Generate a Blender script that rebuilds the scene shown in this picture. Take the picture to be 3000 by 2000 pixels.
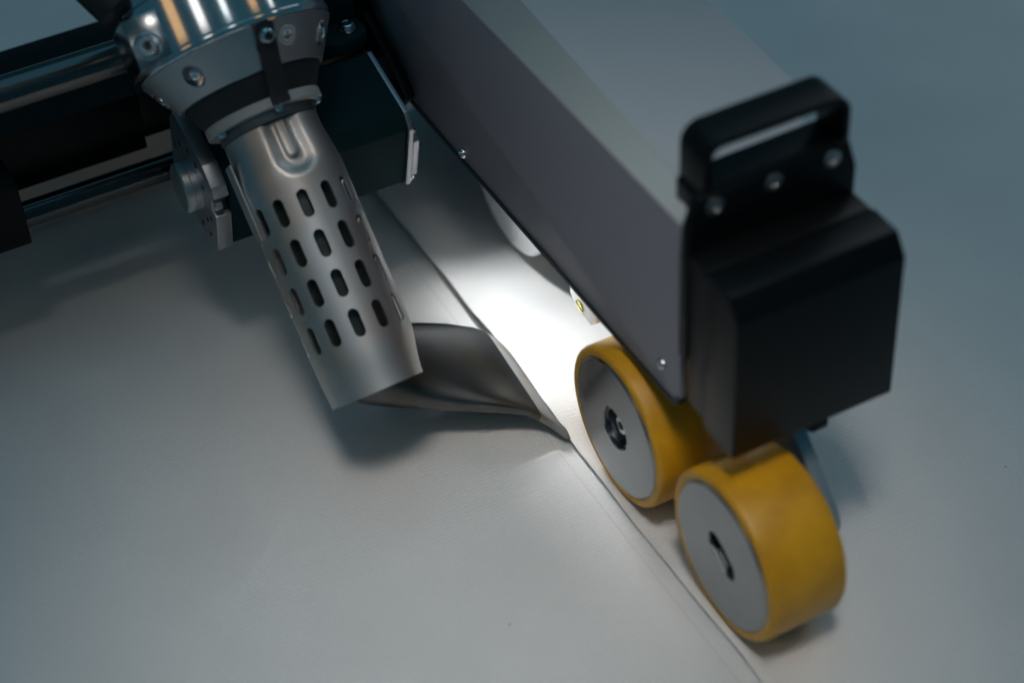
import bpy, bmesh, math, random
from mathutils import Vector, Matrix
random.seed(4)
S = 0.001                      # everything below is written in millimetres
sc = bpy.context.scene
COL = sc.collection
for o in list(bpy.data.objects):
    bpy.data.objects.remove(o, do_unlink=True)

# ------------------------------------------------------------------ camera
CAM = Vector((-315.63, -562.05, 681.98))
RIGHT = Vector((0.88269909, -0.46745971, -0.04820524))
DOWN = Vector((-0.34648072, -0.57807241, -0.73877155))
FWD = Vector((0.31747981, 0.66881516, -0.67222976))
cd = bpy.data.cameras.new('camera')
cam = bpy.data.objects.new('camera', cd)
COL.objects.link(cam)
UP = -DOWN
BK = -FWD
cam.matrix_world = Matrix(((RIGHT.x, UP.x, BK.x, CAM.x * S),
                           (RIGHT.y, UP.y, BK.y, CAM.y * S),
                           (RIGHT.z, UP.z, BK.z, CAM.z * S),
                           (0, 0, 0, 1)))
cd.sensor_width = 36
cd.lens = 36 * 5790.9 / 3000
cd.clip_start = 0.01
cd.clip_end = 50
cd.dof.use_dof = True
cd.dof.focus_distance = 0.955
cd.dof.aperture_fstop = 3.6
cd.dof.aperture_blades = 9
sc.camera = cam

# ------------------------------------------------------------------ light
w = bpy.data.worlds.new('World')
sc.world = w
w.use_nodes = True
bg = w.node_tree.nodes['Background']
bg.inputs['Color'].default_value = (0.16, 0.60, 0.85, 1)
bg.inputs['Strength'].default_value = 0.10


def area(name, loc, target, sx, sy, power, color, spread=180):
    ld = bpy.data.lights.new(name, 'AREA')
    ld.shape = 'RECTANGLE'
    ld.size = sx * S
    ld.size_y = sy * S
    ld.energy = power
    ld.color = color
    ld.spread = math.radians(spread)
    o = bpy.data.objects.new(name, ld)
    COL.objects.link(o)
    o.location = Vector(loc) * S
    o.rotation_euler = (Vector(target) - Vector(loc)).to_track_quat('-Z', 'Y').to_euler()
    return o


area('ceiling_light', (-215, -330, 1150), (-80, -50, 0), 360, 360, 0.165, (1.0, 0.93, 0.87), 19)
# the hall's lamps in front of the machine, spread round the axis of the tool
_E0 = Vector((-84.9, 68.9, 50.0))
_AX = Vector((-0.033, 0.70711, 0.70711)).normalized()
_U = (Vector((1, 0, 0)) - _AX * _AX.x).normalized()
_W = _U.cross(_AX).normalized()
_H = _E0 + _AX * 185


def hall_lamp(name, az, width, length, power, color, dist=1500):
    a_ = math.radians(az - 14.2)
    d_ = (_W * math.cos(a_) + _U * math.sin(a_) + _AX * 0.14).normalized()
    o = area(name, _H + d_ * dist, _H, width, length, power, color)
    z_ = d_
    y_ = (_AX - z_ * _AX.dot(z_)).normalized()
    x_ = y_.cross(z_).normalized()
    o.rotation_euler = Matrix((x_, y_, z_)).transposed().to_euler()
    return o


hall_lamp('hall_lamp_amber', -50, 300, 300, 0.24, (1.0, 0.56, 0.22))
hall_lamp('hall_lamp_white', -22, 230, 300, 0.40, (1.0, 0.97, 0.93))
hall_lamp('hall_lamp_cool', 6, 150, 300, 0.27, (0.88, 0.97, 1.0))
hall_lamp('hall_lamp_amber_far', 37, 210, 300, 0.17, (1.0, 0.56, 0.22))
hall_lamp('hall_lamp_white_far', 57, 110, 300, 0.18, (0.95, 0.98, 1.0))
area('fill_cool_right', (1500, 700, 1300), (60, 50, 0), 900, 900, 3.0, (0.88, 0.94, 1.0))  # added cool fill that brightens the right-hand side
area('fill_teal_overhead', (100, 500, 1700), (0, 150, 0), 1500, 1500, 2.3, (0.24, 0.68, 0.95))  # added teal fill for the shadows, not a real panel



# LED work light inside the arm, shining out of its open underside
def led(loc, target, power, angle, blend):
    sd = bpy.data.lights.new('work_lamp', 'SPOT')
    sd.energy = power
    sd.color = (0.97, 0.985, 1.0)
    sd.spot_size = math.radians(angle)
    sd.spot_blend = blend
    sd.shadow_soft_size = 0.004
    wl = bpy.data.objects.new('work_lamp', sd)
    COL.objects.link(wl)
    wl.location = Vector(loc) * S
    wl.rotation_euler = (Vector(target) - Vector(loc)).to_track_quat('-Z', 'Y').to_euler()


led((15, 187, 95), (-2, 62, 0), 0.74, 116, 1.0)
led((14, 128, 94), (-6, 50, 0), 0.44, 104, 1.0)  # second spot, added to lighten the zone toward the nozzle tip

sc.view_settings.view_transform = 'Standard'
sc.view_settings.look = 'None'
sc.view_settings.exposure = 0
sc.view_settings.gamma = 1
sc.view_settings.use_curve_mapping = False
sc.cycles.use_denoising = True
sc.cycles.max_bounces = 8
sc.cycles.diffuse_bounces = 4
sc.cycles.glossy_bounces = 5


# ------------------------------------------------------------------ materials
def mat(name, base, rough=0.5, metal=0.0, nscale=300, var=0.0, rvar=0.0, bump=0.0, bscale=900,
        tint=None, tscale=40, tamt=0.0, coat=0.0, spec=0.5, stretch=None):
    m = bpy.data.materials.new(name)
    m.use_nodes = True
    nt = m.node_tree
    N, L = nt.nodes, nt.links
    b = N['Principled BSDF']
    b.inputs['Base Color'].default_value = (*base, 1)
    b.inputs['Roughness'].default_value = rough
    b.inputs['Metallic'].default_value = metal
    b.inputs['Specular IOR Level'].default_value = spec
    b.inputs['Coat Weight'].default_value = coat
    tc = N.new('ShaderNodeTexCoord')
    mp = N.new('ShaderNodeMapping')
    L.new(tc.outputs['Object'], mp.inputs['Vector'])
    if stretch:
        mp.inputs['Scale'].default_value = stretch
    no = N.new('ShaderNodeTexNoise')
    no.inputs['Scale'].default_value = nscale
    no.inputs['Detail'].default_value = 6
    L.new(mp.outputs[0], no.inputs['Vector'])
    col_out = None
    if var > 0:
        mix = N.new('ShaderNodeMix')
        mix.data_type = 'RGBA'
        mix.inputs['A'].default_value = (*[c * (1 - var) for c in base], 1)
        mix.inputs['B'].default_value = (*[min(1, c * (1 + var)) for c in base], 1)
        L.new(no.outputs['Fac'], mix.inputs['Factor'])
        col_out = mix.outputs['Result']
    if tint:
        n2 = N.new('ShaderNodeTexNoise')
        n2.inputs['Scale'].default_value = tscale
        n2.inputs['Detail'].default_value = 2
        L.new(tc.outputs['Object'], n2.inputs['Vector'])
        rm = N.new('ShaderNodeMapRange')
        rm.inputs['From Min'].default_value = 0.42
        rm.inputs['From Max'].default_value = 0.66
        rm.inputs['To Max'].default_value = tamt
        L.new(n2.outputs['Fac'], rm.inputs['Value'])
        mx = N.new('ShaderNodeMix')
        mx.data_type = 'RGBA'
        if col_out:
            L.new(col_out, mx.inputs['A'])
        else:
            mx.inputs['A'].default_value = (*base, 1)
        mx.inputs['B'].default_value = (*tint, 1)
        L.new(rm.outputs[0], mx.inputs['Factor'])
        col_out = mx.outputs['Result']
    if col_out:
        L.new(col_out, b.inputs['Base Color'])
    if rvar > 0:
        mr = N.new('ShaderNodeMapRange')
        mr.inputs['To Min'].default_value = max(0.02, rough - rvar)
        mr.inputs['To Max'].default_value = min(1, rough + rvar)
        L.new(no.outputs['Fac'], mr.inputs['Value'])
        L.new(mr.outputs[0], b.inputs['Roughness'])
    if bump > 0:
        n3 = N.new('ShaderNodeTexNoise')
        n3.inputs['Scale'].default_value = bscale
        n3.inputs['Detail'].default_value = 4
        L.new(mp.outputs[0], n3.inputs['Vector'])
        bp = N.new('ShaderNodeBump')
        bp.inputs['Strength'].default_value = bump
        bp.inputs['Distance'].default_value = 0.0003
        L.new(n3.outputs['Fac'], bp.inputs['Height'])
        L.new(bp.outputs[0], b.inputs['Normal'])
    return m


def sheet_mat(name, base, line=None):
    m = mat(name, base, 0.42, 0, nscale=22, var=0.06, rvar=0.08)
    nt = m.node_tree
    N, L = nt.nodes, nt.links
    b = N['Principled BSDF']
    tc = N.new('ShaderNodeTexCoord')
    # woven scrim showing through the coating: fine ribs broken up by noise
    wv = N.new('ShaderNodeTexWave')
    wv.bands_direction = 'Y'
    wv.inputs['Scale'].default_value = 130
    wv.inputs['Distortion'].default_value = 5
    wv.inputs['Detail'].default_value = 3
    wv.inputs['Detail Scale'].default_value = 2.2
    L.new(tc.outputs['Object'], wv.inputs['Vector'])
    fine = N.new('ShaderNodeTexNoise')
    fine.inputs['Scale'].default_value = 900
    fine.inputs['Detail'].default_value = 4
    L.new(tc.outputs['Object'], fine.inputs['Vector'])
    big = N.new('ShaderNodeTexNoise')
    big.inputs['Scale'].default_value = 14
    L.new(tc.outputs['Object'], big.inputs['Vector'])
    mul = N.new('ShaderNodeMath')
    mul.operation = 'MULTIPLY'
    L.new(wv.outputs['Fac'], mul.inputs[0])
    rm = N.new('ShaderNodeMapRange')
    rm.inputs['From Min'].default_value = 0.40
    rm.inputs['From Max'].default_value = 0.62
    L.new(big.outputs['Fac'], rm.inputs['Value'])
    L.new(rm.outputs[0], mul.inputs[1])
    add = N.new('ShaderNodeMath')
    add.operation = 'MULTIPLY_ADD'
    L.new(mul.outputs[0], add.inputs[0])
    add.inputs[1].default_value = 0.45
    L.new(fine.outputs['Fac'], add.inputs[2])
    bp = N.new('ShaderNodeBump')
    bp.inputs['Strength'].default_value = 0.32
    bp.inputs['Distance'].default_value = 0.0006
    L.new(add.outputs[0], bp.inputs['Height'])
    L.new(bp.outputs[0], b.inputs['Normal'])
    # specks of dirt
    vo = N.new('ShaderNodeTexVoronoi')
    vo.inputs['Scale'].default_value = 26
    L.new(tc.outputs['Object'], vo.inputs['Vector'])
    lt = N.new('ShaderNodeMapRange')
    lt.inputs['From Min'].default_value = 0.012
    lt.inputs['From Max'].default_value = 0.022
    lt.inputs['To Min'].default_value = 0.55
    lt.inputs['To Max'].default_value = 0.0
    L.new(vo.outputs['Distance'], lt.inputs['Value'])
    old = b.inputs['Base Color'].links[0].from_socket
    mx = N.new('ShaderNodeMix')
    mx.data_type = 'RGBA'
    mx.inputs['B'].default_value = (0.16, 0.15, 0.14, 1)
    grain = N.new('ShaderNodeMix')
    grain.data_type = 'RGBA'
    grain.blend_type = 'MULTIPLY'
    gr = N.new('ShaderNodeMapRange')
    gr.inputs['From Min'].default_value = 0.2
    gr.inputs['From Max'].default_value = 1.0
    gr.inputs['To Min'].default_value = 0.93
    gr.inputs['To Max'].default_value = 1.03
    L.new(add.outputs[0], gr.inputs['Value'])
    grain.inputs['Factor'].default_value = 1.0
    L.new(old, grain.inputs['A'])
    L.new(gr.outputs[0], grain.inputs['B'])
    L.new(grain.outputs['Result'], mx.inputs['A'])
    L.new(lt.outputs[0], mx.inputs['Factor'])
    out = mx.outputs['Result']
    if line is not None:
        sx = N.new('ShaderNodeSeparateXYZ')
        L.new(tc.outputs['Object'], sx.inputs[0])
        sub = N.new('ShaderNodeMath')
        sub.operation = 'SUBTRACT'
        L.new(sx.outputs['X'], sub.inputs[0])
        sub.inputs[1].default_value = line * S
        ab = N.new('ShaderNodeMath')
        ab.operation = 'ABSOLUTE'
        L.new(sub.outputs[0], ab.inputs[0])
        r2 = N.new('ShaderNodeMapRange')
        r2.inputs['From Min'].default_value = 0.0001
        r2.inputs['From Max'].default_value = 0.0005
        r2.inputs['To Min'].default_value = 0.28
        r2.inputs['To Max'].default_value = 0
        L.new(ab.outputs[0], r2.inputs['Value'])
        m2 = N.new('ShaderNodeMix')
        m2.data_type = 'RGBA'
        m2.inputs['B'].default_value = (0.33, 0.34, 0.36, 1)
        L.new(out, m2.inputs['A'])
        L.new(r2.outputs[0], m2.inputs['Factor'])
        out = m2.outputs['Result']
    L.new(out, b.inputs['Base Color'])
    return m


M = {}
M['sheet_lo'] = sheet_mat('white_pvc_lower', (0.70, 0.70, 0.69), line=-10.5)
M['sheet_hi'] = sheet_mat('white_pvc_upper', (0.70, 0.70, 0.69))
M['table'] = mat('table_top', (0.25, 0.25, 0.26), 0.6)
M['tube'] = mat('heat_tinted_steel', (0.54, 0.55, 0.56), 0.45, 1.0, nscale=60, var=0.06, rvar=0.05, bump=0.05, bscale=1500,
                tint=(0.47, 0.36, 0.28), tscale=30, tamt=0.6)
M['core'] = mat('heating_core', (0.10, 0.105, 0.10), 0.38, 0.85, nscale=200, var=0.2)
M['nozzle'] = mat('blackened_steel', (0.14, 0.143, 0.145), 0.38, 1.0, nscale=80, var=0.10, rvar=0.06, bump=0.08, bscale=700,
                  tint=(0.10, 0.085, 0.06), tscale=30, tamt=0.7)
M['dark_polish'] = mat('dark_polished_alloy', (0.30, 0.31, 0.32), 0.20, 1.0, nscale=400, rvar=0.06)
M['collar'] = mat('dull_collar', (0.16, 0.17, 0.18), 0.42, 0.9, nscale=300, var=0.1)
M['lip'] = mat('bare_steel_lip', (0.30, 0.31, 0.32), 0.38, 0.85, nscale=200, var=0.12, rvar=0.1, tint=(0.30, 0.26, 0.16), tscale=60, tamt=0.6)
M['polish'] = mat('polished_aluminium', (0.72, 0.73, 0.74), 0.13, 1.0, nscale=500, rvar=0.05, var=0.03)
M['satin'] = mat('satin_aluminium', (0.52, 0.53, 0.54), 0.38, 1.0, nscale=400, var=0.04, rvar=0.05)
M['chrome'] = mat('screw_steel', (0.62, 0.63, 0.64), 0.16, 1.0, nscale=900, rvar=0.06)
M['recess'] = mat('recess_shade', (0.02, 0.02, 0.022), 0.5, 0.3)  # near black stands in for the shade inside sockets and slots
M['black_rubber'] = mat('black_insulation', (0.010, 0.011, 0.013), 0.55, 0, nscale=600, rvar=0.08)
M['ceramic'] = mat('grey_mica_ring', (0.34, 0.34, 0.34), 0.6, 0.1, nscale=200, var=0.06)
M['strap'] = mat('dark_strap', (0.035, 0.036, 0.042), 0.5, 0.5, nscale=300, rvar=0.06)
M['symbol_light'] = mat('symbol_light', (0.62, 0.63, 0.64), 0.5)
M['symbol_dark'] = mat('symbol_dark', (0.03, 0.032, 0.035), 0.5)
M['black_metal'] = mat('black_anodised', (0.002, 0.0025, 0.003), 0.36, 0.0, spec=0.14, nscale=500, rvar=0.08, bump=0.03)
M['black_teal_sheen'] = mat('black_teal_sheen', (0.010, 0.030, 0.036), 0.42, 0.0, spec=0.015, nscale=500, rvar=0.06, bump=0.03)  # black, with the blue reflection mixed into the base colour
M['box_black'] = mat('cover_black', (0.0032, 0.0042, 0.0048), 0.36, 0.0, spec=0.20, nscale=600, rvar=0.06, bump=0.02, bscale=2500)
M['cast'] = mat('cast_aluminium', (0.34, 0.35, 0.37), 0.42, 0.9, nscale=700, var=0.08, rvar=0.08, bump=0.10, bscale=2500)
M['rod'] = mat('ground_steel_rod', (0.075, 0.077, 0.08), 0.14, 1.0, nscale=500, rvar=0.05)
M['shaft'] = mat('worn_steel_shaft', (0.13, 0.128, 0.125), 0.22, 1.0, nscale=1600, var=0.2, rvar=0.10, bump=0.03, bscale=2500)
M['paint'] = mat('arm_grey_shaded', (0.285, 0.27, 0.305), 0.48, 0.0, nscale=60, var=0.03, rvar=0.04, bump=0.03, bscale=2500)  # arm paint, darker tone for the side turned from the light
M['paint_top'] = mat('arm_grey_lit', (0.37, 0.40, 0.43), 0.45, 0.0, nscale=60, var=0.03, bump=0.03, bscale=2500)  # same arm paint, lightened because the top catches more light
M['teal_shade'] = mat('dark_teal_shade', (0.012, 0.05, 0.06), 0.5, 0.0, spec=0.2)  # dark teal colour stands in for shade under the arm
M['rail'] = mat('warm_grey_rail', (0.62, 0.52, 0.46), 0.5)
M['paint_sh'] = mat('arm_grey_lit_shoulder', (0.42, 0.45, 0.44), 0.45, 0.0, nscale=60, var=0.03)  # same arm paint again, paler so the bevel looks lit
M['trim'] = mat('black_edge_trim', (0.006, 0.008, 0.010), 0.5)
M['tyre'] = mat('yellow_polyurethane', (0.72, 0.35, 0.010), 0.42, 0.0, nscale=160, var=0.10, rvar=0.10, bump=0.10, bscale=900,
                tint=(0.47, 0.21, 0.008), tscale=45, tamt=0.55)
M['disc'] = mat('turned_steel', (0.28, 0.29, 0.30), 0.21, 1.0, nscale=120, var=0.14, rvar=0.08)
M['white_block'] = mat('white_plastic', (0.86, 0.87, 0.86), 0.4)
M['brass'] = mat('brass', (0.72, 0.66, 0.22), 0.28, 1.0, nscale=800, rvar=0.06)
M['wheel_white'] = mat('bright_steel', (0.74, 0.76, 0.77), 0.45, 0.1, nscale=200, var=0.03)
M['bracket'] = mat('zinc_bracket', (0.40, 0.46, 0.50), 0.40, 0.7, nscale=150, var=0.05)


# ------------------------------------------------------------------ helpers
def link(name, me, m, parent=None, kind=None):
    o = bpy.data.objects.new(name, me)
    COL.objects.link(o)
    if m is not None:
        me.materials.append(m if not isinstance(m, str) else M[m])
    if parent is not None:
        o.parent = parent
    if kind:
        o['kind'] = kind
    return o


def from_data(name, vs, fs, m, parent=None, smooth=35, kind=None, bevel=0, bseg=3):
    me = bpy.data.meshes.new(name)
    me.from_pydata([tuple(Vector(v) * S) for v in vs], [], fs)
    bm = bmesh.new()
    bm.from_mesh(me)
    bmesh.ops.remove_doubles(bm, verts=bm.verts, dist=1e-6)
    bmesh.ops.recalc_face_normals(bm, faces=bm.faces)
    if bevel:
        ed = [e for e in bm.edges if len(e.link_faces) == 2 and e.calc_face_angle(0) > math.radians(25)]
        bmesh.ops.bevel(bm, geom=ed, offset=bevel * S, segments=bseg, profile=0.5, affect='EDGES', clamp_overlap=True)
    bm.to_mesh(me)
    bm.free()
    if smooth:
        me.polygons.foreach_set('use_smooth', [True] * len(me.polygons))
        me.set_sharp_from_angle(angle=math.radians(smooth))
    return link(name, me, m, parent, kind)


def empty(name, loc, label, cat, group=None):
    o = bpy.data.objects.new(name, None)
    COL.objects.link(o)
    o.location = (0, 0, 0)
    o['label'] = label
    o['category'] = cat
    if group:
        o['group'] = group
    o.empty_display_size = 0.01
    return o


def tag(o, label, cat, group=None):
    o['label'] = label
    o['category'] = cat
    if group:
        o['group'] = group
    return o


def prism(poly, axis, a0, a1):
    """poly of 2D points; axis 0: (y,z) extruded in x; 1: (x,z) in y; 2: (x,y) in z"""
    def p3(p, a):
        if axis == 0:
            return (a, p[0], p[1])
        if axis == 1:
            return (p[0], a, p[1])
        return (p[0], p[1], a)
    n = len(poly)
    vs = [p3(p, a0) for p in poly] + [p3(p, a1) for p in poly]
    fs = [list(range(n)), list(range(2 * n - 1, n - 1, -1))]
    for i in range(n):
        j = (i + 1) % n
        fs.append([i, n + i, n + j, j])
    return vs, fs


def box(x0, x1, y0, y1, z0, z1):
    return prism([(x0, y0), (x1, y0), (x1, y1), (x0, y1)], 2, z0, z1)


def frame_of(d):
    d = Vector(d).normalized()
    t = Vector((0, 0, 1)) if abs(d.z) < 0.9 else Vector((1, 0, 0))
    e1 = d.cross(t).normalized()
    e2 = d.cross(e1).normalized()
    return d, e1, e2


def lathe(profile, origin, direction, seg=64, closed=False):
    """profile: list of (r, s) along direction from origin"""
    d, e1, e2 = frame_of(direction)
    O = Vector(origin)
    vs, fs = [], []
    rows = []
    for r, s in profile:
        if r < 1e-6:
            rows.append([len(vs)])
            vs.append(O + d * s)
        else:
            row = []
            for k in range(seg):
                a = 2 * math.pi * k / seg
                row.append(len(vs))
                vs.append(O + d * s + (e1 * math.cos(a) + e2 * math.sin(a)) * r)
            rows.append(row)
    pairs = list(zip(rows[:-1], rows[1:]))
    if closed:
        pairs.append((rows[-1], rows[0]))
    for A, B in pairs:
        for k in range(seg):
            k2 = (k + 1) % seg
            if len(A) == 1 and len(B) == 1:
                continue
            if len(A) == 1:
                fs.append([A[0], B[k], B[k2]])
            elif len(B) == 1:
                fs.append([A[k], A[k2], B[0]])
            else:
                fs.append([A[k], A[k2], B[k2], B[k]])
    return vs, fs


def screw(parent, name, pos, direction, r, h, style='button', m='chrome', sr=None):
    sr = sr or r * 0.5
    if style == 'button':
        prof = [(0, h * 0.35), (sr * 0.8, h * 0.35), (sr, h * 0.98), (sr * 1.08, h), (r * 0.72, h * 0.93), (r * 0.9, h * 0.66), (r, h * 0.3), (r, -0.5), (0, -0.5)]
    else:
        prof = [(0, h * 0.3), (sr * 0.85, h * 0.3), (sr, h), (r * 0.93, h), (r, h * 0.88), (r, -0.5), (0, -0.5)]
    vs, fs = lathe(prof, pos, direction, 28)
    o = from_data(name, vs, fs, m, parent, 28)
    d = Vector(direction).normalized()
    # hexagonal socket floor, its shade painted in as near black
    vs, fs = lathe([(0, 0), (sr * 0.82, 0), (sr * 0.82, -0.2), (0, -0.2)], Vector(pos) + d * (h * 0.40), d, 6)
    from_data('socket', vs, fs, 'recess', None, 0).parent = o if parent is None or parent.parent is None else parent
    return o


# ------------------------------------------------------------------ the setting
vs, fs = box(-900, 900, -500, 1300, -60, -4)
t = from_data('table', vs, fs, 'table', kind='structure', smooth=0)


def sheet(name, xs, ys, hf, thick, m):
    nx, ny = len(xs), len(ys)
    vs = [(x, y, hf(x, y)) for x in xs for y in ys]
    vs += [(x, y, hf(x, y) - thick) for x in xs for y in ys]
    o = nx * ny
    idx = lambda i, j: i * ny + j
    fs = []
    for i in range(nx - 1):
        for j in range(ny - 1):
            fs.append([idx(i, j), idx(i + 1, j), idx(i + 1, j + 1), idx(i, j + 1)])
            fs.append([o + idx(i, j), o + idx(i, j + 1), o + idx(i + 1, j + 1), o + idx(i + 1, j)])
    for j in range(ny - 1):
        fs.append([idx(0, j), idx(0, j + 1), o + idx(0, j + 1), o + idx(0, j)])
        fs.append([idx(nx - 1, j), o + idx(nx - 1, j), o + idx(nx - 1, j + 1), idx(nx - 1, j + 1)])
    for i in range(nx - 1):
        fs.append([idx(i, 0), o + idx(i, 0), o + idx(i + 1, 0), idx(i + 1, 0)])
        fs.append([idx(i, ny - 1), idx(i + 1, ny - 1), o + idx(i + 1, ny - 1), o + idx(i, ny - 1)])
    return from_data(name, vs, fs, m, smooth=50)


def lin(a, b, n):
    return [a + (b - a) * i / n for i in range(n + 1)]


def h_lo(x, y):
    return -1.05 + 0.35 * math.sin(x * 0.021 + 0.6) * math.sin(y * 0.017) - 0.55


def smooth01(t):
    t = max(0.0, min(1.0, t))
    return t * t * (3 - 2 * t)


def h_hi(x, y):
    # pressed flat by the wheels, lifted where the nozzle slides under its edge
    up = smooth01((y - 26) / 34) * (1 - smooth01((y - 112) / 34))
    lift = 5.2 * up * (1 - smooth01((x + 4) / 34))
    lift += 3.8 * smooth01((y - 100) / 40) * (1 - smooth01((x + 4) / 22))
    lift += 0.9 * (1 - smooth01((x + 4) / 8)) * (1 - smooth01((y - 20) / 30))
    far = smooth01((x - 45) / 60)
    wav = far * (0.5 * math.sin(x * 0.017 + 1) * math.sin(y * 0.015 + 0.4))
    edge = 0.25 * math.sin(y * 0.05) * (1 - smooth01((x + 4) / 12)) * (1 if y > 60 or y < -20 else 0.2)
    return 0.0 + lift + wav * 0.6 + edge * 0.5


def edge_x(y):
    return -2.0 - 1.2 * smooth01((140 - y) / 100) + 0.35 * math.sin(y * 0.043) + 0.15 * math.sin(y * 0.11 + 1)


ys = lin(-420, -140, 40) + lin(-138, 170, 154) + lin(174, 900, 120)
lo = sheet('lower_tarpaulin', lin(-800, -60, 60) + lin(-56, 40, 40), ys, h_lo, 1.0, M['sheet_lo'])
tag(lo, 'white coated tarpaulin sheet lying flat under the hot air nozzle', 'tarpaulin')
xs0 = lin(0, 44, 30) + lin(48, 760, 80)
nx = len(xs0)
hi = sheet('upper_tarpaulin', xs0, ys, lambda x, y: 0, 0.9, M['sheet_hi'])
me = hi.data
for v in me.vertices:
    x, y = v.co.x / S, v.co.y / S
    dz = v.co.z
    xx = x + edge_x(y) * (1 - smooth01(x / 40))
    v.co.x = xx * S
    v.co.z = dz + h_hi(xx, y) * S
tag(hi, 'white tarpaulin sheet with its free edge running under the yellow wheels', 'tarpaulin')

# ------------------------------------------------------------------ hot air tool, built about its own axis
E0 = Vector((-84.9, 68.9, 50.0))
AX = Vector((-0.033, 0.70711, 0.70711)).normalized()
U = (Vector((1, 0, 0)) - AX * AX.x).normalized()
W = U.cross(AX).normalized()


def cyl(phi, s, r):
    return E0 + AX * s + (W * math.cos(phi) + U * math.sin(phi)) * r


def uws(u, w_, s):
    return E0 + AX * s + U * u + W * w_


D2R = math.pi / 180
tool = empty('hot_air_tool', E0, 'hot air welding tool with slotted steel heater tube slanting down to the seam', 'welding tool')


def perforated(name, ncell, phi0, rows, half_h, outline, rfun, thick, s_lo, s_hi, m, parent, ext_lo=1, ext_hi=1, post=None, nring=3, R=25.2):
    """tube or cone wall with a grid of openings; outline = list of (x,y) matching the rectangle points"""
    hw = math.pi / ncell
    nt_, nr_ = 10, 16
    rect = []
    for i in range(nt_):
        rect.append((-1 + 2 * i / nt_, 1))
    for i in range(nr_):
        rect.append((1, 1 - 2 * i / nr_))
    for i in range(nt_):
        rect.append((1 - 2 * i / nt_, -1))
    for i in range(nr_):
        rect.append((-1, -1 + 2 * i / nr_))
    n = len(rect)
    vs, fs = [], []
    key = {}

    def add(phi, s, r):
        p = cyl(phi, s, r)
        if post:
            p = post(phi, s, r, p)
        k = (round(p.x, 3), round(p.y, 3), round(p.z, 3))
        if k not in key:
            key[k] = len(vs)
            vs.append(p)
        return key[k]
    rows = sorted(rows)
    for c in range(ncell):
        pc = phi0 + 2 * hw * c
        for rs in rows:
            rings = []
            for q in range(nring + 1):
                f = q / nring
                oi, ii = [], []
                for (rx, ry), (ox, oy) in zip(rect, outline):
                    x = ox / R * (1 - f) + rx * hw * f
                    y = oy * (1 - f) + ry * half_h * f
                    oi.append(add(pc + x, rs + y, rfun(rs + y)))
                    ii.append(add(pc + x, rs + y, rfun(rs + y) - thick))
                rings.append((oi, ii))
            for q in range(nring):
                for k in range(n):
                    k2 = (k + 1) % n
                    fs.append([rings[q][0][k], rings[q][0][k2], rings[q + 1][0][k2], rings[q + 1][0][k]])
                    fs.append([rings[q][1][k], rings[q + 1][1][k], rings[q + 1][1][k2], rings[q][1][k2]])
            for k in range(n):
                k2 = (k + 1) % n
                fs.append([rings[0][0][k], rings[0][1][k], rings[0][1][k2], rings[0][0][k2]])
    # plain bands above and below
    phis = []
    for c in range(ncell):
        for i in range(nt_):
            phis.append(phi0 + 2 * hw * c + hw * (-1 + 2 * i / nt_))

    def band(sa, sb, steps):
        for q in range(steps):
            s0 = sa + (sb - sa) * q / steps
            s1 = sa + (sb - sa) * (q + 1) / steps
            for k in range(len(phis)):
                p0, p1 = phis[k], phis[(k + 1) % len(phis)]
                for dr, rev in ((0, 0), (thick, 1)):
                    f = [add(p0, s0, rfun(s0) - dr), add(p1, s0, rfun(s0) - dr), add(p1, s1, rfun(s1) - dr), add(p0, s1, rfun(s1) - dr)]
                    fs.append(f[::-1] if rev else f)
    band(s_lo, rows[0] - half_h, ext_lo)
    band(rows[-1] + half_h, s_hi, ext_hi)
    for s in (s_lo, s_hi):
        for k in range(len(phis)):
            p0, p1 = phis[k], phis[(k + 1) % len(phis)]
            fs.append([add(p0, s, rfun(s)), add(p1, s, rfun(s)), add(p1, s, rfun(s) - thick), add(p0, s, rfun(s) - thick)])
    fs2 = [f for f in fs if len(set(f)) >= 3]
    return from_data(name, vs, [list(dict.fromkeys(f)) for f in fs2], m, parent, 40)


def capsule(hw_, hl):
    out = []
    nt_, nr_ = 10, 16
    st = hl - hw_
    for i in range(nt_):
        a = math.pi * (1 - i / nt_)
        out.append((hw_ * math.cos(a), st + hw_ * math.sin(a)))
    for i in range(nr_):
        out.append((hw_, st * (1 - 2 * i / nr_)))
    for i in range(nt_):
        a = -math.pi * i / nt_
        out.append((hw_ * math.cos(a), -st + hw_ * math.sin(a)))
    for i in range(nr_):
        out.append((-hw_, st * (-1 + 2 * i / nr_)))
    return out


def r_tube(s):
    if s > 104:
        return 25.2 - 2.2 * smooth01((s - 104) / 24)
    if s < 20:
        return 25.2 - 0.5 * smooth01((20 - s) / 20)
    return 25.2


EMB_PHI = 1.0 * D2R


def tube_post(phi, s, r, p):
    # pressed keyhole groove at the top of the tube, and the end drawn in on the nozzle side
    n_ = (W * math.cos(phi) + U * math.sin(phi))
    dphi = (phi - EMB_PHI + math.pi) % (2 * math.pi) - math.pi
    ax_ = dphi * 24
    if s > 98 and abs(ax_) < 16:
        cy = max(s, 114.5)
        d = math.hypot(ax_, s - cy)
        groove = 1 - smooth01((d - 4.8) / 6.6)
        tongue = 1 - smooth01((math.hypot(ax_ + 0.3, s - max(s, 116)) - 2.2) / 2.0)
        p = p - n_ * (3.6 * groove - 1.1 * tongue) 
    if s < 28:
        k = max(0.0, math.sin(phi))
        p = p - U * (4.2 * smooth01((28 - s) / 28) * k * k)
    return p


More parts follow.
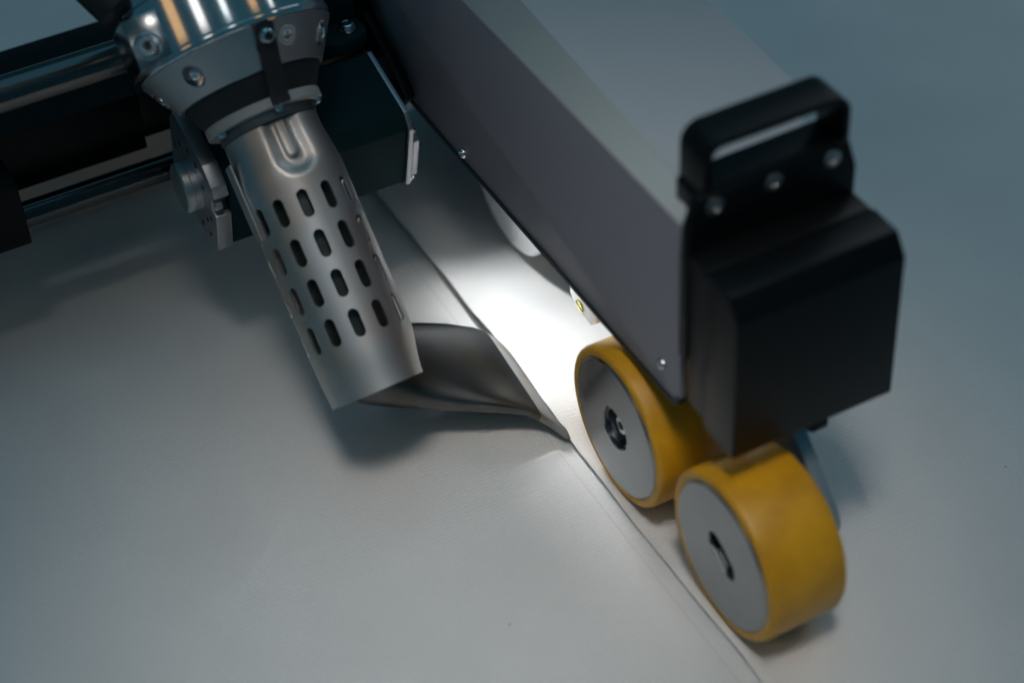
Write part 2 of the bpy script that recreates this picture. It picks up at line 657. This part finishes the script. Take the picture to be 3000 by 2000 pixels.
ht = perforated('heater_tube', 13, -10.8 * D2R, [32.3, 51.9, 71.5, 91.1], 9.8, capsule(2.65, 6.7), r_tube, 1.2, 0, 131.0,
                'tube', tool, ext_lo=10, ext_hi=32, post=tube_post)
vs, fs = lathe([(0, 6), (17.5, 6), (18.5, 8), (18.5, 118), (0, 118)], E0, AX, 48)
from_data('heating_core', vs, fs, 'core', ht, 40)
vs, fs = lathe([(15, 131.4), (23.4, 131.4), (23.6, 131.8), (23.6, 136.2), (15, 136.2)], E0, AX, 64, closed=True)
from_data('tube_collar', vs, fs, 'collar', tool, 40)
vs, fs = lathe([(18, 136), (27.9, 136), (28.4, 136.5), (28.4, 140.6), (27.9, 141.1), (18, 141.1)], E0, AX, 96, closed=True)
svs, sfs = [], []
for k in range(13):
    ph = (-128 + 50 * k / 12) * D2R
    for s_ in (84, 121.5):
        for r_ in (25.5, 26.3):
            svs.append(cyl(ph, s_, r_))
for k in range(12):
    a_ = 4 * k
    b_ = 4 * (k + 1)
    sfs += [[a_ + 1, b_ + 1, b_ + 3, a_ + 3], [a_, a_ + 2, b_ + 2, b_], [a_ + 2, a_ + 3, b_ + 3, b_ + 2], [a_, b_, b_ + 1, a_ + 1]]
sfs += [[0, 1, 3, 2], [48, 50, 51, 49]]
from_data('overlap_seam', svs, sfs, 'tube', ht, 40)
fl = from_data('flange_ring', vs, fs, 'ceramic', tool, 35)
for k in range(5):
    ph = (3 + 72 * k) * D2R
    screw(fl, 'flange_screw', cyl(ph, 136.0, 25.3), -AX, 2.5, 2.3, 'button')
vs, fs = lathe([(18, 141.2), (28.0, 141.2), (28.8, 142.5), (33.4, 151), (34, 156), (18, 156)], E0, AX, 96, closed=True)
from_data('insulating_collar', vs, fs, 'black_rubber', tool, 35)


def r_cone(s):
    return 35.6 + (s - 152.3) * (46.6 - 35.6) / (170 - 152.3)


circ = []
for (ox, oy) in capsule(1, 1.0001):
    L_ = math.hypot(ox, oy)
    circ.append((ox, oy))
# circle sampled in the same order as the rectangle walk
circ = []
for i in range(10):
    a = math.radians(135 - 90 * i / 10)
    circ.append((4.9 * math.cos(a), 4.9 * math.sin(a)))
for i in range(16):
    a = math.radians(45 - 90 * i / 16)
    circ.append((4.9 * math.cos(a), 4.9 * math.sin(a)))
for i in range(10):
    a = math.radians(-45 - 90 * i / 10)
    circ.append((4.9 * math.cos(a), 4.9 * math.sin(a)))
for i in range(16):
    a = math.radians(-135 - 90 * i / 16)
    circ.append((4.9 * math.cos(a), 4.9 * math.sin(a)))
PH_STRAP = 4.6 * D2R
nose = perforated('nose_cone', 7, PH_STRAP, [161.2], 7.0, circ, r_cone, 5.0, 152.3, 170.0, 'satin', tool, ext_lo=2, ext_hi=2, R=41.0, nring=6)
for k in range(7):
    if k == 0:
        continue
    ph = PH_STRAP + 2 * math.pi * k / 7
    n_ = W * math.cos(ph) + U * math.sin(ph)
    dn = (n_ - AX * 0.55).normalized()
    vs, fs = lathe([(0, -2.6), (1.2, -2.6), (1.5, -1.6), (2.6, -1.8), (3.2, -3.2), (3.3, -5), (4.7, -5), (4.75, 0.2), (4.85, 0.2), (4.85, -5.6), (0, -5.6)], cyl(ph, 161.2, r_cone(161.2)), dn, 28)
    from_data('cone_screw', vs, fs, 'polish', nose, 30)
vs, fs = lathe([(30, 170.15), (46.0, 170.15), (46.9, 170.9), (47.3, 172.6), (47.3, 173.4), (46.7, 173.8), (46.9, 175), (46.9, 199.6),
                (47.4, 200.2), (47.4, 240), (30, 240)], E0, AX, 128, closed=True)
hs = from_data('blower_housing', vs, fs, 'polish', tool, 30)

# clamp lug with its socket screw, bright chamfer along the outer edge
poly = [(-51.5, 171.5), (-33.5, 174.0), (-33.5, 195.5), (-51.5, 195.5)]
vs = [uws(a, 2, b) for a, b in poly] + [uws(a * (0.985 if a < -40 else 1.0), 26.5 if a < -40 else 31.5, b) for a, b in poly]
fs = [[0, 1, 2, 3], [7, 6, 5, 4], [0, 4, 5, 1], [1, 5, 6, 2], [2, 6, 7, 3], [3, 7, 4, 0]]
lug = from_data('clamp_lug', vs, fs, 'dark_polish', tool, 30, bevel=1.2, bseg=2)
vs, fs = lathe([(3.6, 0.4), (5.2, 0.4), (6.4, 1.6), (6.6, 1.6), (6.6, -1), (3.6, -1)], uws(-43.6, 28.2, 180.6), (W - U * 0.25), 32, closed=True)
from_data('screw_seat', vs, fs, 'polish', lug, 30)
screw(lug, 'clamp_screw', uws(-43.6, 28.2, 180.6), (W - U * 0.25), 4.2, 3.4, 'socket', sr=2.2)
vs, fs = lathe([(0, 0), (9, 0), (11, 3), (11, 20), (9, 26), (0, 26)], uws(-44, 10, 203), (U * -0.4 + AX * 0.9).normalized(), 24)
from_data('hose_fitting', vs, fs, 'black_rubber', tool, 30)

# strap between cone and flange
path = [(170.5, 47.6), (167, 46.2), (153.5, 37.6), (147, 33.9), (140.5, 29.9), (136.4, 29.5)]
hwid = 4.3
vs, fs = [], []
nst = 9
for (s, r) in path:
    for top in (0.0, 1.3):
        for i in range(nst):
            u = -1 + 2 * i / (nst - 1)
            ww = hwid * (0.90 + 0.1 * 1)
            ss = s
            if s > 170:
                ss = s - 2.6 * (1 - math.sqrt(max(0, 1 - (u * 0.98) ** 2)))
            vs.append(uws(0, 0, 0) * 0 + cyl(PH_STRAP + u * ww / r, ss, r + top))
rowlen = nst * 2
for a in range(len(path) - 1):
    for i in range(nst - 1):
        b0 = a * rowlen + i
        b1 = (a + 1) * rowlen + i
        fs.append([b0, b0 + 1, b1 + 1, b1])
        fs.append([b0 + nst, b1 + nst, b1 + 1 + nst, b0 + 1 + nst])
    for i in (0, nst - 1):
        b0 = a * rowlen + i
        b1 = (a + 1) * rowlen + i
        fs.append([b0, b1, b1 + nst, b0 + nst])
for a in (0, len(path) - 1):
    for i in range(nst - 1):
        b0 = a * rowlen + i
        fs.append([b0, b0 + nst, b0 + nst + 1, b0 + 1])
strap = from_data('grounding_strap', vs, fs, 'strap', tool, 40)
n_ = W * math.cos(PH_STRAP) + U * math.sin(PH_STRAP)
screw(strap, 'strap_screw', cyl(PH_STRAP, 164.6, 45.6), (n_ - AX * 0.5), 3.9, 3.4, 'button')

# earth symbol engraved plate on the cone (flat print)
PH_G = 20.0 * D2R
SG = 162.6
gpar = nose


def cpt(x, y, h):
    s = SG + y * 0.86
    r = r_cone(s)
    ph = PH_G + x / 41.0
    nn = (W * math.cos(ph) + U * math.sin(ph)) - AX * 0.6
    nn.normalize()
    return cyl(ph, s, r) + nn * h


def ring_patch(r0, r1, h, m, name, seg=40):
    vs, fs = [], []
    for k in range(seg):
        a = 2 * math.pi * k / seg
        vs.append(cpt(r0 * math.cos(a), r0 * math.sin(a), h))
        vs.append(cpt(r1 * math.cos(a), r1 * math.sin(a), h))
    for k in range(seg):
        k2 = (k + 1) % seg
        fs.append([2 * k, 2 * k2, 2 * k2 + 1, 2 * k + 1])
    o = from_data(name, vs, fs, m, gpar, 0)
    return o


def quad_patch(pts, h, m, name):
    return from_data(name, [cpt(x, y, h) for x, y in pts], [list(range(len(pts)))], m, gpar, 0)


ring_patch(0.01, 4.45, 0.12, 'symbol_light', 'earth_sign_disc')
ring_patch(3.15, 3.6, 0.22, 'symbol_dark', 'earth_sign_ring')
quad_patch([(-0.32, 0.0), (0.32, 0.0), (0.32, 2.35), (-0.32, 2.35)], 0.22, 'symbol_dark', 'earth_sign_stem')
for hw_, y_ in ((2.55, 0.0), (1.75, -0.75), (1.0, -1.45)):
    quad_patch([(-hw_, y_ - 0.46), (hw_, y_ - 0.46), (hw_ + 0.15, y_ + 0.04), (-hw_ - 0.15, y_ + 0.04)], 0.24, 'symbol_dark', 'earth_sign_bar')

# fishtail nozzle lofted from the tube mouth to the flat lip between the sheets
secs = []


def sec(c, ey, ez, hy, hz, ex=2.0):
    pts = []
    n = 56
    for k in range(n):
        a = 2 * math.pi * k / n
        ca, sa = math.cos(a), math.sin(a)
        x = math.copysign(abs(ca) ** (2 / ex), ca) * hy
        z = math.copysign(abs(sa) ** (2 / ex), sa) * hz
        pts.append(Vector(c) + Vector(ey) * x + Vector(ez) * z)
    secs.append(pts)


def nrm(*v):
    return Vector(v).normalized()


def fb(F, B, d, hz, ex=2.0):
    F, B, d = Vector(F), Vector(B), Vector(d).normalized()
    e = (B - F).normalized()
    f = d.cross(e).normalized()
    sec((F + B) / 2, e, f, (B - F).length / 2, hz, ex)


fb((-97, 90, 38), (-95, 98, 50), (1, 0, -.3), 6)
fb((-89, 85, 29), (-88, 103, 53), (1, 0, -.3), 12)
fb((-76, 80.5, 24.6), (-74, 110, 50), (1, -.1, -.35), 15)
fb((-62, 73, 23.5), (-60, 114, 44), (1, -.15, -.4), 10, 2.6)
fb((-47, 66, 21.5), (-45, 118.5, 32.8), (1, -.15, -.45), 7.2, 3.2)
fb((-32.5, 59.5, 18.7), (-31, 116.5, 27.5), (1, -.15, -.45), 5.2, 4.0)
fb((-18.5, 54.5, 14.0), (-17.5, 114.5, 21.0), (1, -.1, -.5), 3.4, 5.0)
fb((-12.5, 50.5, 9.8), (-11.0, 113.5, 16.6), (1, 0, -.5), 2.7, 6.0)
fb((-8.8, 46.5, 6.6), (-7.0, 116, 10.6), (1, 0, -.45), 2.2, 5.0)
fb((-5.0, 38, 3.2), (-3.8, 120, 6.2), (1, 0, -.4), 2.0, 3.0)
fb((-2.8, 38, 2.3), (1.0, 118, 3.2), (1, 0, -.1), 1.3, 3.0)
fb((1.5, 58, 2.0), (7, 112, 2.2), (1, 0, 0), 1.0, 3.0)
vs = [p for s_ in secs for p in s_]
n = len(secs[0])
fs = []
for a in range(len(secs) - 1):
    for k in range(n):
        k2 = (k + 1) % n
        fs.append([a * n + k, a * n + k2, (a + 1) * n + k2, (a + 1) * n + k])
fs.append(list(range(n))[::-1])
fs.append([(len(secs) - 1) * n + k for k in range(n)])
fs = fs[:-1]
cut = 7
lip_fs = [f for f in fs if len(f) == 4 and min(f) >= cut * n]
fs = [f for f in fs if not (len(f) == 4 and min(f) >= cut * n)]
noz = from_data('nozzle', vs, fs, 'nozzle', tool, 50)
from_data('lip', vs, lip_fs, 'lip', noz, 50)
noz['label'] = 'dark flattened fishtail nozzle reaching under the sheet edge'

# ------------------------------------------------------------------ drive motor
motor = empty('drive_motor', (0, 0, 0), 'black motor with silver octagonal end plates behind the slotted tube', 'motor')
MC = Vector((199.5, 99.0))
RA = 15.5 * D2R
m1 = Vector((math.cos(RA), math.sin(RA)))
m2 = Vector((-math.sin(RA), math.cos(RA)))


def mp2(a, b):
    p = MC + m1 * a + m2 * b
    return (p.x, p.y)


def octa(h, c):
    return [mp2(*q) for q in [(-h, -h + c), (-h, h - c), (-h + c, h), (h - c, h), (h, h - c), (h, -h + c), (h - c, -h), (-h + c, -h)]]


vs, fs = prism(octa(27.2, 7.0), 0, -111.8, -18.2)
from_data('motor_body', vs, fs, 'black_teal_sheen', motor, 30, bevel=0.8, bseg=2)
vs, fs = prism([mp2(*q) for q in [(-28.4, -21), (-28.4, 5.5), (-22.5, 5.5), (-22.5, 17), (-27.0, 17), (-24.5, 23), (-14, 28.4), (19, 28.4), (24, 27), (28.4, 19), (28.4, -17), (19, -27.5), (-16, -28.4), (-19, -27)]], 0, -120, -112)
mf = from_data('end_plate', vs, fs, 'cast', motor, 30, bevel=0.5, bseg=2)
screw(mf, 'end_plate_screw', (-116.5, *mp2(-25.3, 11)), (-1, 0, 0), 2.9, 3.0, 'socket')
vs, fs = lathe([(0, 7.6), (11.6, 7.6), (12.6, 6.8), (12.6, 3.8), (12.2, 3.5), (12.6, 3.2), (12.6, -1), (0, -1)], (-120, *mp2(0, -1)), (-1, 0, 0), 64)
from_data('shaft_boss', vs, fs, 'satin', motor, 30)
for a, b, r in [(-17, -9, 1.2), (-20, -17, 1.2), (-14, 12, 1.2), (-5, 19, 1.5), (5, 19, 1.3), (16, 12, 1.4), (12, -19, 1.4), (-10, -20, 1.3), (22, 4, 1.6), (-22, -3, 1.3)]:
    vs, fs = lathe([(0, -0.2), (r * 0.75, -0.2), (r * 0.8, 0.25), (r, 0.3), (r * 1.05, 0), (r * 1.05, -0.5), (0, -0.5)], (-120, *mp2(a, b)), (-1, 0, 0), 16)
    o = from_data('vent_pin', vs, fs, 'recess', mf, 30)
vs, fs = prism([mp2(*q) for q in [(-28.6, -22), (-28.6, 21), (-22, 27.5), (20, 28), (28, 20), (28, -20), (20, -28), (-22, -28)]], 0, -18, -15.2)
ec = from_data('rear_cap', vs, fs, 'cast', motor, 30, bevel=0.5, bseg=2)
vs, fs = prism([mp2(*q) for q in [(-27.6, -17), (-27.6, 9), (-24, 13), (-12, 13), (-12, -17)]], 0, -15.1, -11.2)
from_data('terminal_cover', vs, fs, 'cast', ec, 30, bevel=0.6, bseg=2)
for a, b in [(-24.5, 16.5), (-25.5, -20)]:
    screw(ec, 'rear_cap_screw', (-15.2, *mp2(a, b)), (1, 0, 0), 2.4, 2.6, 'button')

# ------------------------------------------------------------------ guide rods and beam at the back
vs, fs = lathe([(0, 0), (9.0, 0), (9.0, 175), (0, 175)], (-290, 250, 146.8), (1, 0, 0), 64)
sh = from_data('guide_shaft', vs, fs, 'shaft', smooth=40)
tag(sh, 'thick worn steel shaft running into the clamp of the polished housing', 'shaft')
vs, fs = lathe([(0, 0), (6.9, 0), (6.9, 300), (0, 300)], (-292, 250, 75.4), (1, 0, 0), 64)
rd = from_data('guide_rod', vs, fs, 'rod', smooth=40)
tag(rd, 'thin polished rod below the black beam, ending behind the motor plate', 'rod')
beam = empty('cross_beam', (0, 0, 0), 'black cross beam at upper left behind the steel shaft', 'beam')
vs, fs = box(-320, -124, 262, 331, 81.8, 115.2)
from_data('beam_profile', vs, fs, 'black_metal', beam, 30, bevel=0.5)
vs, fs = box(-123.9, 4, 262, 331, 88.4, 115.0)
from_data('beam_step', vs, fs, 'black_metal', beam, 30, bevel=0.5)
vs, fs = box(-320, -100, 290, 331, 115.3, 119)
from_data('beam_lid', vs, fs, 'black_metal', beam, 30, bevel=0.5)
vs, fs = box(-340, -90, 336, 342, -2, 74)
from_data('lower_rail', vs, fs, 'rail', beam, 30, bevel=0.5)
vs, fs = box(-238, -196.6, 237, 261.5, 67, 104)
rb = from_data('rod_support', vs, fs, 'black_metal', smooth=30, bevel=1.2)
tag(rb, 'black block at the left edge holding the end of the polished rod', 'support block')

# bracket beside the blower housing
brk = empty('mounting_bracket', (0, 0, 0), 'dark metal lug with a domed screw beside the polished housing', 'bracket')
tabp = [(-40, 232), (-14, 231), (-13.2, 221), (-14.6, 217), (-18.5, 214.4), (-31, 212.4), (-40, 217)]
vs, fs = prism(tabp, 2, 132.5, 140)
tb = from_data('lug', vs, fs, 'black_teal_sheen', brk, 30, bevel=1.0)
screw(tb, 'lug_screw', (-22.7, 222.0, 140), (0, 0, 1), 4.6, 4.4, 'button')
vs, fs = box(-60, -14.5, 231.2, 236, 120, 175)
from_data('lug_wall', vs, fs, 'black_teal_sheen', brk, 30, bevel=0.6)
# black bracket that carries the motor on the arm plate
vs, fs = prism([(330, 175), (330, 84), (222, 84), (207, 99.5), (225, 112), (252, 125), (268, 175)], 0, -1.5, 4.4)
from_data('motor_plate', vs, fs, 'black_metal', brk, 30, bevel=0.6)

# ------------------------------------------------------------------ press arm
arm = empty('sheet_metal_boom', (0, 0, 0), 'long grey sheet metal arm running diagonally to the black cover', 'machine arm')
ZB, ZT = 84.4, 186.0
rr = 7
pl = [(430, ZB), (430, ZT), (-44, ZT)]
for k in range(9):
    a = math.radians(180 + 90 * k / 8)
    pl.append((-44 + rr + rr * math.cos(a), ZB + rr + rr * math.sin(a)))
vs, fs = prism(pl, 0, 8, 11)
sp = from_data('side_plate', vs, fs, 'paint', arm, 30, bevel=0.5, bseg=2)
tp = [(430, ZB - 0.3), (430, ZB + 2.4)]
for k in range(9):
    a = math.radians(270 - 90 * k / 8)
    tp.append((-44 + rr + (rr - 2.4) * math.cos(a), ZB + rr + (rr - 2.4) * math.sin(a)))
for k in range(9):
    a = math.radians(180 + 90 * k / 8)
    tp.append((-44 + rr + (rr + 0.3) * math.cos(a), ZB + rr + (rr + 0.3) * math.sin(a)))
vs, fs = prism(tp, 0, 7.4, 11.4)
from_data('edge_trim', vs, fs, 'trim', sp, 30)
for y, z in ((160.5, 91.7), (-30.3, 101.5)):
    screw(sp, 'plate_screw', (8, y, z), (-1, 0, 0), 2.7, 2.6, 'button')
# cover: bevelled shoulder and broad top rising toward the back
ya, yb = -43, 430
zs = lambda y: 188.5 + (y + 35) * 0.088
ztop = lambda y: 187.2 + (y - 18) * 0.062


def quad_solid(p, th, m, name, nrml):
    vs = [Vector(q) for q in p] + [Vector(q) - Vector(nrml) * th for q in p]
    k_ = len(p)
    fs = [list(range(k_)), list(range(2 * k_ - 1, k_ - 1, -1))] + [[i, k_ + i, k_ + (i + 1) % k_, (i + 1) % k_] for i in range(k_)]
    return from_data(name, vs, fs, m, arm, 30)


vs, fs = [], []
nsy, nsx = 24, 4
for i in range(nsy + 1):
    y_ = ya + (yb - ya) * i / nsy
    for j in range(nsx + 1):
        f_ = j / nsx
        vs.append((8.6 + 11.4 * f_, y_, ZT + .05 + (zs(y_) - ZT) * f_))
for i in range(nsy):
    for j in range(nsx):
        q_ = i * (nsx + 1) + j
        fs.append([q_, q_ + 1, q_ + nsx + 2, q_ + nsx + 1])
from_data('shoulder', vs, fs, 'paint_sh', arm, 60)
quad_solid([(20.1, ya, zs(ya) + .1), (84, ya, ztop(ya)), (84, -20, ztop(-20)), (100, 16, ztop(16)), (100, yb, ztop(yb)), (20.1, yb, zs(yb) + .1)], 2.5, 'paint_top', 'top_cover', (0, 0, 1))
vs, fs = prism([(16, ZB), (yb, ZB), (yb, ztop(yb) - 2.6), (16, ztop(16) - 2.6)], 0, 97, 99.8)
from_data('rear_plate', vs, fs, 'paint', arm, 30)
vs, fs = prism([(62, 0.9), (330, 3), (330, 84), (62, 84)], 0, 56.5, 58.5)
from_data('shade_panel', vs, fs, 'teal_shade', arm, 30)  # added dark panel in place of the shaded strip of floor
vs, fs = box(42, 96.5, 59.5, 61.5, 1.2, 84)
from_data('light_block_plate', vs, fs, 'teal_shade', arm, 30)  # unseen plate, added to stop lamp light escaping to the right
# slanted carrier of the front wheel
ca = Vector((-90.6, 40))
dd = Vector((0.7071, 0.7071))
nn = Vector((-0.7071, 0.7071))
pb = []
for k in range(13):
    a = math.radians(135 + 180 * k / 12)
    pb.append((ca.x + 11.5 * math.cos(a), ca.y + 11.5 * math.sin(a)))
for q in (-11.5, 11.5):
    p = ca + dd * 75 + nn * q
    pb.append((p.x, p.y))
vs, fs = prism(pb, 0, 48, 54.5)
from_data('wheel_carrier', vs, fs, 'bracket', arm, 30, bevel=0.6)
vs, fs = lathe([(0, 0), (6, 0), (6, 14), (0, 14)], (40.5, -90.6, 40), (1, 0, 0), 32)
from_data('front_axle', vs, fs, 'chrome', arm, 30)
ca = Vector((0, 40))
pb = []
for k in range(13):
    a = math.radians(135 + 180 * k / 12)
    pb.append((ca.x + 11.5 * math.cos(a), ca.y + 11.5 * math.sin(a)))
for q in (-11.5, 11.5):
    p = ca + dd * 70 + nn * q
    pb.append((p.x, p.y))
vs, fs = prism(pb, 0, 48, 54.5)
from_data('wheel_carrier', vs, fs, 'bracket', arm, 30, bevel=0.6)
vs, fs = lathe([(0, 0), (6, 0), (6, 14), (0, 14)], (40.5, 0, 40), (1, 0, 0), 32)
from_data('rear_axle', vs, fs, 'chrome', arm, 30)
vs, fs = lathe([(0, 0), (6.5, 0), (7.5, 1.2), (7.5, 7), (0, 7)], (58, -66, 74), (1, 0, 0), 40)
from_data('pivot_knob', vs, fs, 'black_metal', arm, 30)
vs, fs = box(56, 80, -60, 60, 80, 100)
from_data('carrier_block', vs, fs, 'black_metal', arm, 30)

# ------------------------------------------------------------------ black cover with handle
cov = empty('front_cover', (0, 0, 0), 'black box cover with a strap handle above the yellow wheels', 'machine cover')
prof = [(-88.4, 94.2), (-88.4, 168.5), (-81.8, 178.2), (-65.4, 178.4), (-65.4, 94.2)]
vs, fs = prism(prof, 0, 6.0, 85.6)
from_data('housing', vs, fs, 'box_black', cov, 30, bevel=0.9, bseg=3)
prof = [(-64.8, 97), (-64.8, 177.8), (-51.2, 177.8), (-51.2, 97)]
vs, fs = prism(prof, 0, 6.8, 85.0)
from_data('housing_rear', vs, fs, 'box_black', cov, 30, bevel=0.8)
colp = [(5.6, 120), (5.6, 173), (6.4, 189), (10.6, 202.6), (82, 204), (86.2, 190), (86.2, 178), (86.2, 120)]
vs, fs = prism(colp, 1, -51.0, -45.6)
hb = from_data('handle_base', vs, fs, 'box_black', cov, 30, bevel=0.9)
vs, fs = prism([(15, 186), (15, 197.0), (18, 199.6), (82, 200.4), (85.5, 190), (85.5, 186)], 1, -45.5, -27.5)
from_data('handle_shelf', vs, fs, 'box_black', cov, 30, bevel=0.8)
for x, z in ((18.5, 197.0), (45.8, 197.9), (73.6, 198.5)):
    screw(hb, 'base_screw', (x, -51.0, z), (0, -1, 0), 3.9, 0.7, 'socket', m='satin', sr=1.7)
# bent flat bar
x0, x1, zb_, zt_, rad, th = 16.0, 84.6, 199.0, 223.8, 9.0, 3.4


def arch(off):
    pts = [(x0 + off, zb_)]
    r_ = rad - off
    for k in range(13):
        a = math.radians(180 - 90 * k / 12)
        pts.append((x0 + rad + r_ * math.cos(a), zt_ - rad + r_ * math.sin(a)))
    for k in range(13):
        a = math.radians(90 - 90 * k / 12)
        pts.append((x1 - rad + r_ * math.cos(a), zt_ - rad + r_ * math.sin(a)))
    pts.append((x1 - off, zb_))
    return pts


A_, B_ = arch(0), arch(th)
na = len(A_)
vs = [(p[0], y, p[1]) for y in (-47, -28) for p in A_ + B_]
fs = []
for i in range(na - 1):
    o2 = 2 * na
    fs += [[i, i + 1, na + i + 1, na + i], [o2 + i, o2 + na + i, o2 + na + i + 1, o2 + i + 1],
           [i, o2 + i, o2 + i + 1, i + 1], [na + i, na + i + 1, o2 + na + i + 1, o2 + na + i]]
for i in (0, na - 1):
    fs.append([i, na + i, 3 * na + i, 2 * na + i])
from_data('handle', vs, fs, 'box_black', cov, 35, bevel=0.7, bseg=2)


# ------------------------------------------------------------------ wheels
def wheel(cy, label, hubstyle):
    wh = empty('press_roller', (0, cy, 0), label, 'wheel', 'yellow press wheels on the seam')
    R = 40.0
    ri = 35.4
    prof = [(ri, 0.9), (37.2, 0.5), (38.6, 0.7), (39.5, 1.5), (R, 3.3), (R, 36.0), (39.2, 37.6), (37.5, 39), (ri, 39)]
    vs, fs = lathe(prof, (0, cy, 40), (1, 0, 0), 128, closed=True)
    from_data('tyre', vs, fs, 'tyre', wh, 40)
    if hubstyle == 'bore':
        prof = [(0, 9), (10.6, 9), (10.6, 0.9), (11.2, 0.2), (34.4, 0.2), (35.2, 1.0), (35.2, 38.6), (0, 38.6)]
    else:
        prof = [(34.35, 0.2), (35.2, 1.0), (35.2, 38.6), (0, 38.6), (0, 8)]
    vs, fs = lathe(prof, (0, cy, 40), (1, 0, 0), 128)
    d = from_data('rim_disc', vs, fs, 'disc', wh, 30)
    if hubstyle == 'bore':
        vs, fs = lathe([(10.45, 8.9), (10.45, 2.2), (9.2, 2.2), (8.2, 8.9)], (0, cy, 40), (1, 0, 0), 48, closed=True)
        from_data('bearing_ring', vs, fs, 'dark_polish', d, 40)
        screw(d, 'axle_screw', (8.8, cy, 40), (-1, 0, 0), 4.6, 5.2, 'socket', sr=2.3)
    else:
        # diagonal slot milled through the hub
        ang = math.radians(212)
        out_, cap_ = [], capsule(5.0, 11.2)
        vs, fs = [], []
        nn_ = len(cap_)
        for q, (sx_, sr_) in enumerate(((7.0, 0), (1.0, 0), (0.2, 0.3), (0.2, None))):
            for k, (px_, py_) in enumerate(cap_):
                if sr_ is None:
                    th_ = math.pi * 0.75 - 2 * math.pi * k / nn_
                    hx, hy_ = 34.35 * math.cos(th_), 34.35 * math.sin(th_)
                else:
                    g_ = 1 + sr_ / 12
                    hx, hy_ = px_ * (1 + sr_ / 3.4), py_ * g_
                yy = hx * math.sin(ang) + hy_ * math.cos(ang)
                zz = -hx * math.cos(ang) + hy_ * math.sin(ang)
                vs.append((sx_, cy - 0.6 * (sr_ is not None) + yy, 40 + 1.4 * (sr_ is not None) + zz))
        for q in range(3):
            for k in range(nn_):
                k2 = (k + 1) % nn_
                fs.append([q * nn_ + k, q * nn_ + k2, (q + 1) * nn_ + k2, (q + 1) * nn_ + k])
        from_data('hub_face', vs, fs[nn_:], 'disc', d, 30)
        from_data('slot_wall', vs, fs[:nn_], 'recess', d, 30)  # walls coloured dark to give the slot its shade
        vs, fs = box(6.2, 7.5, cy - 14, cy + 14, 27, 55)
        from_data('slot_floor', vs, fs, 'recess', d, 0)
        vs, fs = lathe([(0, 0), (5.0, 0.0), (5.6, 0.5), (5.6, 6), (0, 6)], (0.9, cy + 1.6, 36.4), (1, 0, 0), 32)
        from_data('shaft_end', vs, fs, 'disc', d, 30)
    return wh


wheel(0.0, 'yellow wheel with steel disc and open bore, beside the nozzle tip', 'bore')
wheel(-90.6, 'front yellow wheel with plain steel disc, nearest the bottom edge', 'slot')

gw = empty('guide_roller', (0, 0, 0), 'pale disc wheel half hidden below the grey arm', 'wheel')
vs, fs = lathe([(0, 0), (38.6, 0), (39.9, 1.2), (39.9, 14), (0, 14)], (40, 180.8, 44.8), (1, 0, 0), 96)
from_data('wheel_body', vs, fs, 'wheel_white', gw, 30)
vs, fs = lathe([(0, 0), (5, 0), (5, 44), (0, 44)], (52, 180.8, 44.8), (1, 0, 0), 24)
from_data('axle', vs, fs, 'chrome', gw, 30)

gb = empty('guide_block', (0, 0, 0), 'small white block with a brass slotted screw under the arm edge', 'block')
vs, fs = prism([(99, 34.5), (99, 70), (72.5, 70), (72.5, 34.0), (78.5, 28.4), (92, 29.6)], 0, 32, 40)
wb = from_data('block_body', vs, fs, 'white_block', gb, 30, bevel=0.5)
vs, fs = box(33.5, 39, 80.5, 91.5, 26.6, 28.6)
from_data('dark_slot_bar', vs, fs, 'trim', gb, 30)  # black bar in place of the dark slot below the screw
vs, fs = lathe([(0, 0.9), (2.9, 0.8), (3.5, 0.3), (3.5, -1), (0, -1)], (32, 88.5, 33.8), (-1, 0, 0), 32)
bs = from_data('brass_screw', vs, fs, 'brass', gb, 30)
vs, fs = box(31.02, 32, 85.3, 91.7, 33.4, 34.2)
sl = from_data('slot', [(a, b, c + (b - 88.5) * 0.35) for a, b, c in vs], fs, 'recess', bs, 0)
